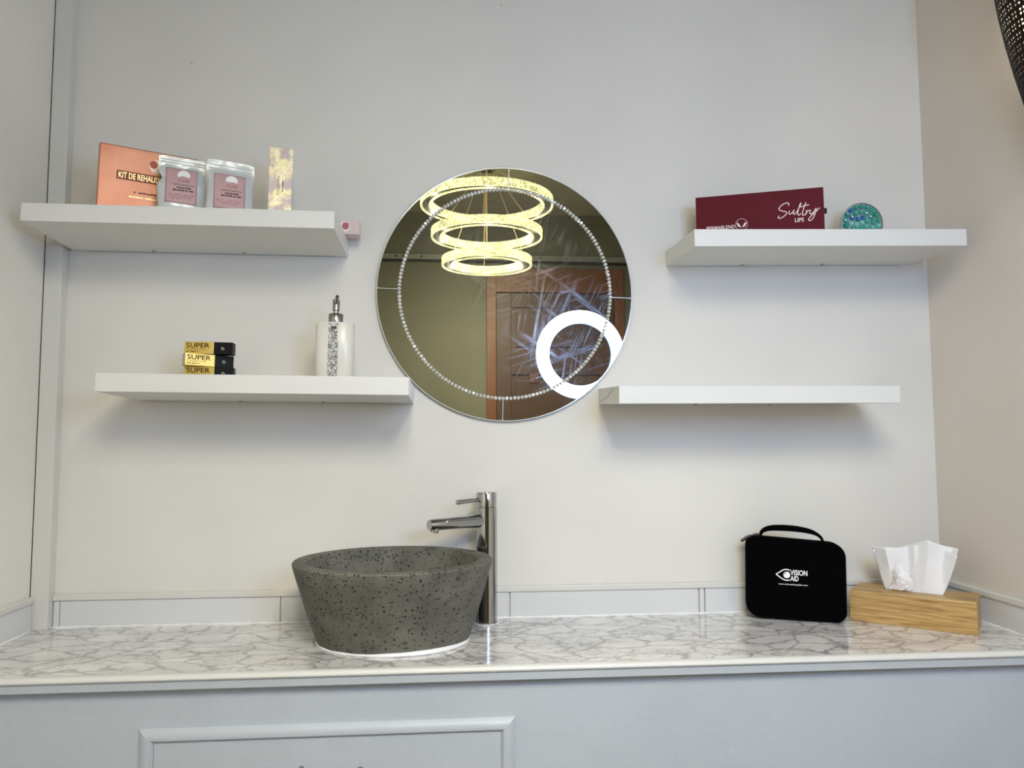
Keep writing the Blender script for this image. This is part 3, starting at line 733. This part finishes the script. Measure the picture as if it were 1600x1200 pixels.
# ---------------------------------------------------------------- lower left shelf items
def gold_box(x, y, zoff, rz, label, logo_dx=0):
    r = empty('gold_cosmetic_box', label=label, cat='box', group='stacked gold and black boxes'); r.matrix_world = on_shelf('LL', x, y, 0) @ Matrix.Translation((0, 0, zoff)) @ Matrix.Rotation(rz, 4, 'Z')
    L_, S_ = .108, .0283
    bm = BM(); box(bm, 0, .0655, 0, S_, 0, S_, .0006); obj('gold_sleeve', bm, M['gold'], r)
    bm = BM(); box(bm, .0655, L_, .0001, S_-.0001, .0001, S_-.0001, .0006); bl = obj('black_end', bm, M['blackg'], r)
    bm = BM(); box(bm, -.0006, .0001, .003, S_-.003, .003, S_-.003); obj('end_label', bm, mat('grey_card', (190, 186, 178), .5), r)
    text('SUPER', .0045, .0560, .0140, .0252, -.0001, M['ink'], r, bold=.006)
    text('FORMULA', .0045, .0450, .0088, .0118, -.0001, M['ink'], r, spacing=1.8)
    marks(r, M['ink'], .0045, .033, .0042, .0022, seed=9)
    bm = BM(); c = Vector((.0855, .0135))
    stroke(bm, smooth_pts([c+Vector(p)*.001 for p in [(-4, 3), (-1, 1), (-3, -1), (-1, -3.5), (2.5, -3), (3.4, -.5), (1.5, 1.2), (-.6, .2), (1, 3.4)]], 5), .0009, 0); obj('emblem', bm, mat('silver_ink', (190, 188, 184), .4), bl)
    return r
gold_box(-.6085, -.145, .0000, math.radians(6), 'gold and black small box, bottom of the stack of three')
gold_box(-.6005, -.166, .0290, math.radians(31), 'gold and black small box, middle of the stack, turned outward')
gold_box(-.6112, -.145, .0580, math.radians(3), 'gold and black small box on top of the stack of three')

ds = empty('soap_dispenser', label='white soap dispenser with silver crackle strip and chrome pump', cat='soap dispenser'); ds.matrix_world = on_shelf('LL', -.2690, -.140, math.radians(0))
M['cream'] = mat('cream_ceramic', (220, 217, 208), .3, coat=.2)
def oval(bm, prof, seg=56, ex=3.0):
    rgs = []
    for rx, ry, z in prof:
        row = []
        for k in range(seg):
            a = 2*PI*k/seg; c, s = math.cos(a), math.sin(a)
            row.append(bm.verts.new((rx*math.copysign(abs(c)**(2/ex), c), ry*math.copysign(abs(s)**(2/ex), s), z)))
        rgs.append(row)
    for p, q in zip(rgs, rgs[1:]):
        for k in range(seg): bm.faces.new([p[k], p[(k+1) % seg], q[(k+1) % seg], q[k]])
    bm.faces.new(rgs[0][::-1]); bm.faces.new(rgs[-1])
bm = BM(); oval(bm, [(.0430, .0265, 0), (.0445, .028, .002), (.0452, .0285, .132), (.0440, .0272, .1345), (.040, .024, .1352)]); obj('bottle', bm, M['cream'], ds, 40)
def crackle():
    m = mat('silver_crackle_mosaic', (230, 230, 228), .25, .35); N, L = m.node_tree.nodes, m.node_tree.links; p = N['Principled BSDF']
    tc = N.new('ShaderNodeTexCoord'); v = N.new('ShaderNodeTexVoronoi'); v.inputs['Scale'].default_value = 230
    v2 = N.new('ShaderNodeTexVoronoi'); v2.feature = 'DISTANCE_TO_EDGE'; v2.inputs['Scale'].default_value = 230
    mp = N.new('ShaderNodeMapping'); mp.inputs['Rotation'].default_value = (0, .9, 0); mp.inputs['Scale'].default_value = (1, 1, .6)
    L.new(tc.outputs['Object'], mp.inputs['Vector'])
    for x in (v, v2): L.new(mp.outputs[0], x.inputs['Vector'])
    r = ramp(N, [(0, (.12, .12, .12)), (.07, (.35, .35, .34)), (.12, (1, 1, 1))]); L.new(v2.outputs['Distance'], r.inputs[0])
    r2 = ramp(N, [(0, .35), (.5, .8), (1, 1.0)]); sep = N.new('ShaderNodeSeparateColor'); L.new(v.outputs['Color'], sep.inputs[0]); L.new(sep.outputs[0], r2.inputs[0])
    mx = N.new('ShaderNodeMix'); mx.data_type = 'RGBA'; mx.blend_type = 'MULTIPLY'; mx.inputs[0].default_value = 1
    L.new(r.outputs[0], mx.inputs[6]); L.new(r2.outputs[0], mx.inputs[7]); L.new(mx.outputs[2], p.inputs['Base Color'])
    b = N.new('ShaderNodeBump'); b.inputs['Strength'].default_value = .8; b.inputs['Distance'].default_value = .0015
    L.new(sep.outputs[1], b.inputs['Height']); L.new(b.outputs[0], p.inputs['Normal'])
    return m
bm = BM(); box(bm, -.0120, .0105, -.0292, -.026, .001, .1315, .0003); sp_ = obj('crackle_strip', bm, crackle(), ds)
bm = BM(); box(bm, -.005, .006, -.0300, -.0292, .118, .123, .0002); obj('sticker', bm, M['plast_black'], sp_)
bm = BM(); lathe(bm, [(0, .1353), (.0168, .1353), (.0172, .137), (.0172, .1560), (.0160, .1575), (.006, .158), (.0058, .168), (.0058, .1685)], 32); obj('pump_collar', bm, M['steel'], ds, 40)
bm = BM(); lathe(bm, [(0, .1650), (.0068, .1650), (.0082, .1665), (.0082, .1915), (.0075, .1925), (0, .1925)], 28); ph_ = obj('pump_head', bm, M['steel'], ds, 40)
bm = BM(); tube(bm, [(.001, -.004, .1860), (.004, -.018, .1905), (.0062, -.030, .1945), (.0070, -.0335, .1930)], [.0055, .0048, .0040, .0034], 14); obj('nozzle', bm, M['steel'], ph_, 40)

# ---------------------------------------------------------------- upper right shelf items
M['burg'] = mat('burgundy_card', (92, 14, 28), .62, var=.06, vscale=6, spec=.18)
M['burg_d'] = mat('burgundy_edge', (70, 16, 26), .5)
M['cream_ink'] = mat('cream_ink', (236, 214, 206), .5)
PX0, PY0, PX1, PY1 = .625, -.092, .914, -.187
bl_, ba = math.hypot(PX1-PX0, PY1-PY0), math.atan2(PY1-PY0, PX1-PX0)
bb = empty('burgundy_gift_box', label='long burgundy box with Sultry Lips lettering in white script', cat='box'); bb.matrix_world = on_shelf('UR', PX0, PY0, ba)
card(bb, bl_, .1165, .036, M['burg'], .0008)
def sp(X, Y): return Vector(((X-90)/1407*bl_, .1165-(Y-(172-107*(X-90)/1407))/4800))
bm = BM(); WS = .0021
for S in ([(1116, 285), (1122, 262), (1100, 250), (1062, 264), (1022, 300), (1014, 328), (1040, 345), (1085, 356), (1094, 376), (1072, 404), (1038, 428), (1010, 436), (1001, 422), (1014, 405)],
          [(1128, 345), (1118, 372), (1130, 386), (1155, 368), (1176, 338), (1166, 374), (1178, 388), (1200, 366)],
          [(1200, 366), (1236, 300), (1254, 256), (1242, 268), (1222, 335), (1212, 382), (1226, 398), (1246, 378)],
          [(1306, 245), (1285, 300), (1264, 372), (1268, 400), (1290, 385)], [(1243, 302), (1290, 285), (1338, 276)],
          [(1312, 338), (1304, 370), (1294, 402)], [(1298, 392), (1316, 358), (1336, 342), (1348, 350)],
          [(1354, 338), (1342, 372), (1356, 388), (1384, 362), (1412, 318), (1404, 362), (1384, 418), (1358, 456), (1334, 464), (1328, 446), (1352, 414), (1400, 366), (1450, 312)]):
    stroke(bm, smooth_pts([sp(*p) for p in S], 5), WS, 0)
obj('script_lettering', bm, M['cream_ink'], bb)
q0, q1 = sp(1180, 478), sp(1278, 420); text('LIPS', q0.x, q1.x, q0.y-.001, q1.y-.0015, 0, M['cream_ink'], bb, bold=.02)
bm = BM(); c = sp(597, 505); n = 30
stroke(bm, [(c.x+.0145*math.cos(2*PI*k/n), c.y+.0145*math.sin(2*PI*k/n)) for k in range(n+1)], .0007, 0)
for s in (-1, 1):
    vs = [bm.verts.new((c.x+s*px_*.001, -.0004, c.y+pz_*.001)) for px_, pz_ in ((1, -8), (3, -3), (7, 3), (11, 6.5), (11.5, 1), (8, -5))]; bm.faces.new(vs)
obj('round_emblem', bm, M['cream_ink'], bb)
q0, q1 = sp(205, 540), sp(525, 510); text('PERMABLEND', q0.x, q1.x, q1.y-.0085, q1.y+.0005, 0, M['cream_ink'], bb, bold=.01)
bm = BM(); box(bm, bl_-.0005, bl_+.008, .010, .022, .055, .0665, .0004, mtx=Matrix.Translation((0, 0, 0))); obj('ribbon_pull', bm, M['blackg'], bb)

gd = empty('jewelled_compact', label='round turquoise jewel-covered compact standing on edge', cat='compact mirror'); gd.matrix_world = on_shelf('UR', 1.064, -.095, math.radians(-6)) @ Matrix.Rotation(math.radians(-4), 4, 'X')
GR = .0525
bm = BM(); annulus(bm, .0002, GR, 0, 2*PI, 0, .009, 56, 0, GR); obj('case_disc', bm, mat('grey_teal_enamel', (128, 160, 158), .3, .4), gd)
bm = BM(); annulus(bm, GR-.0012, GR+.0004, 0, 2*PI, -.0012, .010, 56, 0, GR); obj('metal_rim', bm, M['chrome'], gd)
GC = [(34, 150, 140), (24, 110, 170), (104, 196, 184), (48, 168, 150), (140, 212, 200)]
gm = [mat('gem_'+str(k), c, .12, .1, spec=.8, coat=.6) for k, c in enumerate(GC)]
protos = []
for k in range(5):
    bm = BM(); lathe(bm, [(0, .0064), (.0036, .0058), (.0064, .0026), (.0069, 0)], 9, mtx=Matrix.Rotation(PI/2, 4, 'X')); me = bpy.data.meshes.new('gem')
    bmesh.ops.recalc_face_normals(bm, faces=bm.faces); bm.to_mesh(me); bm.free(); me.materials.append(gm[k]); protos.append(me)
for rr_, n in ((0, 1), (.0142, 6), (.0284, 12), (.0426, 18)):
    for k in range(n):
        a = 2*PI*k/n+rr_*20; x, z = rr_*math.cos(a), rr_*math.sin(a)
        if rr_ < .03: ki = random.choice((2, 4, 2, 3)) if z < .008 else random.choice((0, 1, 3))
        else: ki = random.choice((1, 0, 0)) if (z > -.005 and x < .015) else random.choice((3, 0, 2))
        o = bpy.data.objects.new('gem', protos[ki]); COL.objects.link(o); o.parent = gd
        o.location = (x, -.0001, GR+z); o.rotation_euler = (random.uniform(-.15, .15), random.uniform(0, 3), random.uniform(-.15, .15)); s = random.uniform(.92, 1.08); o.scale = (s, s, s)

# ---------------------------------------------------------------- perforated wall lamp (top right)
wl = empty('perforated_wall_lamp', (XR, -.5, 0), label='dark perforated metal lamp at the upper right wall, lit inside', cat='lamp')
prof = [(1.765, .002), (1.80, .016), (1.85, .034), (1.90, .050), (1.97, .068), (2.03, .083), (2.10, .098), (2.17, .111), (2.24, .1215), (2.30, .1285), (2.38, .134), (2.46, .130), (2.52, .118)]
def prad(z):
    for (z0, r0), (z1, r1) in zip(prof, prof[1:]):
        if z <= z1: return r0+(r1-r0)*(z-z0)/(z1-z0)
    return prof[-1][1]
bm = BM(); NR, NC = 170, 90; G = []
for j in range(NR+1):
    z = 1.765+(2.52-1.765)*j/NR; r = prad(z)
    G.append([bm.verts.new((-r*math.sin(PI*i/NC), -r*math.cos(PI*i/NC), z)) for i in range(NC+1)])
for j in range(NR):
    for i in range(NC):
        cj = j//5; jj, ii = j % 5, (i+(2 if cj % 2 else 0)) % 5
        if 6 < j < NR-3 and 1 < i < NC-2 and jj in (1, 3) and ii in (1, 3): continue
        bm.faces.new([G[j][i], G[j][i+1], G[j+1][i+1], G[j+1][i]])
sh = obj('perforated_shade', bm, mat('oiled_bronze_metal', (26, 17, 11), .6, .2, spec=.25), wl, True)
s_ = sh.modifiers.new('thick', 'SOLIDIFY'); s_.thickness = .0012
bm = BM(); box(bm, -.006, -.0005, -.045, .045, 2.10, 2.42, .002); obj('wall_plate', bm, M['plast_black'], wl)
bm = BM(); tube(bm, [(-.006, 0, 2.30), (-.035, 0, 2.30), (-.05, 0, 2.285)], .011, 12); obj('lamp_holder', bm, M['plast_black'], wl, True)
bm = BM(); lathe(bm, [(0, 2.195), (.014, 2.199), (.025, 2.212), (.028, 2.228), (.022, 2.25), (.013, 2.27), (.012, 2.284), (0, 2.284)], 20, (-.05, 0, 0))
obj('bulb', bm, mat('lit_bulb', (255, 244, 220), .4, emit=(1, .86, .62), estr=160), wl, True)
ld = bpy.data.lights.new('lamp_light', 'POINT'); ld.energy = 1.6; ld.color = (1, .84, .58); ld.shadow_soft_size = .012
lo = bpy.data.objects.new('lamp_light', ld); COL.objects.link(lo); lo.parent = wl; lo.location = (-.075, -.02, 2.20)

# ---------------------------------------------------------------- crystal ring chandelier (seen in the mirror)
ch = empty('ring_chandelier', (.209, -2.3, ZC), label='three-ring crystal chandelier hanging from the ceiling, seen in the mirror', cat='chandelier')
def crystal():
    m = mat('lit_crystal', (90, 86, 60), .3); N, L = m.node_tree.nodes, m.node_tree.links; p = N['Principled BSDF']
    tc = N.new('ShaderNodeTexCoord'); v = N.new('ShaderNodeTexVoronoi'); v.inputs['Scale'].default_value = 75
    n = N.new('ShaderNodeTexNoise'); n.inputs['Scale'].default_value = 9
    L.new(tc.outputs['Object'], v.inputs['Vector']); L.new(tc.outputs['Object'], n.inputs['Vector'])
    r = ramp(N, [(0, (1.0, 1.0, .82)), (.45, (.97, .95, .56)), (.8, (.55, .52, .22))]); L.new(v.outputs['Distance'], r.inputs[0])
    L.new(r.outputs[0], p.inputs['Emission Color']); 
    mr = N.new('ShaderNodeMapRange'); mr.inputs[1].default_value = .3; mr.inputs[2].default_value = .7; mr.inputs[3].default_value = 1.1; mr.inputs[4].default_value = 2.3
    L.new(n.outputs['Fac'], mr.inputs[0]); L.new(mr.outputs[0], p.inputs['Emission Strength'])
    return m
M['crys'] = crystal(); M['chan'] = mat('bronze_channel', (34, 31, 18), .6, .2)
def band(bm, r0, r1, z0, z1, seg=96, jag=0):
    Vs = []
    for r, z in ((r0, z0), (r1, z0), (r1, z1), (r0, z1)):
        Vs.append([bm.verts.new(((r+(jag if k % 2 else 0))*math.cos(2*PI*k/seg), (r+(jag if k % 2 else 0))*math.sin(2*PI*k/seg), z)) for k in range(seg)])
    for q in range(4):
        A, B = Vs[q], Vs[(q+1) % 4]
        for k in range(seg): bm.faces.new([A[k], A[(k+1) % seg], B[(k+1) % seg], B[k]])
for R0, zc in ((.374, 2.652), (.313, 2.472), (.2525, 2.312)):
    z = zc-ZC; hh = .023
    bm = BM(); band(bm, R0-.010, R0, z-hh, z+hh, 120, .002); ob_ = obj('outer_crystals', bm, M['crys'], ch)
    bm = BM(); band(bm, R0-.062, R0-.048, z-hh, z+hh, 120, .002); obj('inner_crystals', bm, M['crys'], ch)
    bm = BM(); band(bm, R0-.0475, R0-.0105, z-hh+.006, z+hh-.004, 96); chn = obj('ring_channel', bm, M['chan'], ch)
    for k in range(3):
        a = 2*PI*k/3+.5
        for ww in (0,):
            bm = BM(); ca, sa = math.cos(a), math.sin(a)
            tube(bm, [((R0-.03)*ca, (R0-.03)*sa, z+hh-.004), (.03*math.cos(a), .03*math.sin(a), -.012)], .0009, 5); obj('suspension_wire', bm, M['goldt'], ch)
    nl = 6
    for k in range(nl):
        a = 2*PI*(k+.5)/nl; ld = bpy.data.lights.new('led', 'POINT'); ld.energy = LED_W*(R0/.31); ld.color = LED_C; ld.shadow_soft_size = 0
        lo = bpy.data.objects.new('led', ld); COL.objects.link(lo); lo.parent = ch; lo.location = ((R0-.029)*math.cos(a), (R0-.029)*math.sin(a), z-hh-.022)
        a += PI/nl; ld = bpy.data.lights.new('led', 'SPOT'); ld.energy = LED_D*(R0/.31); ld.color = LED_C; ld.shadow_soft_size = 0; ld.spot_size = math.radians(178); ld.spot_blend = 1
        lo = bpy.data.objects.new('led', ld); COL.objects.link(lo); lo.parent = ch; lo.location = ((R0-.029)*math.cos(a), (R0-.029)*math.sin(a), z-hh-.022)
bm = BM(); tube(bm, [(0, 0, -.006), (0, 0, 2.372-ZC)], .0018, 8); obj('centre_cable', bm, M['goldt'], ch)
bm = BM(); lathe(bm, [(0, -.02), (.045, -.02), (.048, -.017), (.048, -.0005), (0, -.0005)], 40); obj('ceiling_rose', bm, M['chrome'], ch, 40)

# ---------------------------------------------------------------- ring lamp on a stand beside the camera (seen in the mirror)
rl = empty('ring_lamp', (.684, -2.0, 0), label='round white ring lamp on a stand, seen glowing in the mirror', cat='lamp')
RZ, RR0, RR1 = 1.758, .166, .232
bm = BM(); n = 96; K = 12; rg = []
for k in range(n):
    a = 2*PI*k/n; row = []
    for q in range(K):
        b2 = 2*PI*q/K; rr_ = (RR0+RR1)/2+(RR1-RR0)/2*math.cos(b2); row.append(bm.verts.new((rr_*math.cos(a), .004+.010*math.sin(b2), RZ+rr_*math.sin(a))))
    rg.append(row)
for k in range(n):
    for q in range(K): bm.faces.new([rg[k][q], rg[(k+1) % n][q], rg[(k+1) % n][(q+1) % K], rg[k][(q+1) % K]])
obj('diffuser', bm, mat('ring_tube', (250, 250, 250), .5, emit=RING_C, estr=RING_L), rl, True)
bm = BM(); annulus(bm, RR0-.004, RR1+.003, 0, 2*PI, -.024, -.0075, 96, 0, RZ); obj('housing', bm, M['plast_black'], rl)
bm = BM(); tube(bm, [(0, -.016, 0.36), (0, -.016, RZ-RR1-.002)], .009, 12); obj('pole', bm, M['plast_black'], rl, True)
for k in range(3):
    a = 2*PI*k/3+PI/6; bm = BM(); tube(bm, [(.012*math.cos(a), -.016+.012*math.sin(a), .62), (.30*math.cos(a), -.016+.30*math.sin(a), .008)], .007, 8); obj('leg', bm, M['plast_black'], rl, True)
bm = BM(); lathe(bm, [(0, .60), (.018, .60), (.018, .645), (0, .645)], 16, (0, -.016, 0)); obj('leg_hub', bm, M['plast_black'], rl, True)

# ---------------------------------------------------------------- door in the rear wall (seen in the mirror)
M['door'] = mat('brown_wood', (84, 49, 20), .5, var=.12, vscale=5); M['door2'] = mat('brown_wood_panel', (56, 36, 22), .5, var=.12, vscale=5)
d = empty('door_1', ((DX0+DX1)/2, YR, 0), kind='structure'); hw = (DX1-DX0)/2
bm = BM()
box(bm, -hw+.0005, -hw+.065, -.10, .012, 0, DZ-.0005, .002); box(bm, hw-.065, hw-.0005, -.10, .012, 0, DZ-.0005, .002); box(bm, -hw+.065, hw-.065, -.10, .012, DZ-.168, DZ-.0005, .002)
obj('door_frame', bm, M['door'], d)
bm = BM(); a, t = hw-.067, DZ-.171
box(bm, -a, a, -.045, -.012, .005, t)
for x0_, x1_, z0_, z1_ in ((-a, -a+.10, .005, t), (a-.10, a, .005, t), (-a+.1, a-.1, 1.755, 1.905), (-a+.1, a-.1, .005, .20), (-a+.1, a-.1, t-.1, t)):
    box(bm, x0_, x1_, -.012, -.002, z0_, z1_, .002)
lf = obj('door_leaf', bm, M['door2'], d)
for z0_, z1_ in ((.24, 1.715), (1.945, t-.14)):
    bm = BM(); box(bm, -a+.135, a-.135, -.012, -.004, z0_, z1_, .004); obj('door_panel', bm, M['door2'], lf)
bm = BM(); box(bm, .545-(DX0+DX1)/2, .605-(DX0+DX1)/2, -.002, .004, 1.70, 1.757, .001); lk = obj('latch_plate', bm, M['door'], lf)
bm = BM(); lathe(bm, [(0, .012), (.008, .010), (.008, 0)], 14, mtx=Matrix.Translation((.578-(DX0+DX1)/2, .004, 1.728)) @ Matrix.Rotation(-PI/2, 4, 'X')); obj('knob', bm, M['dark'], lk)
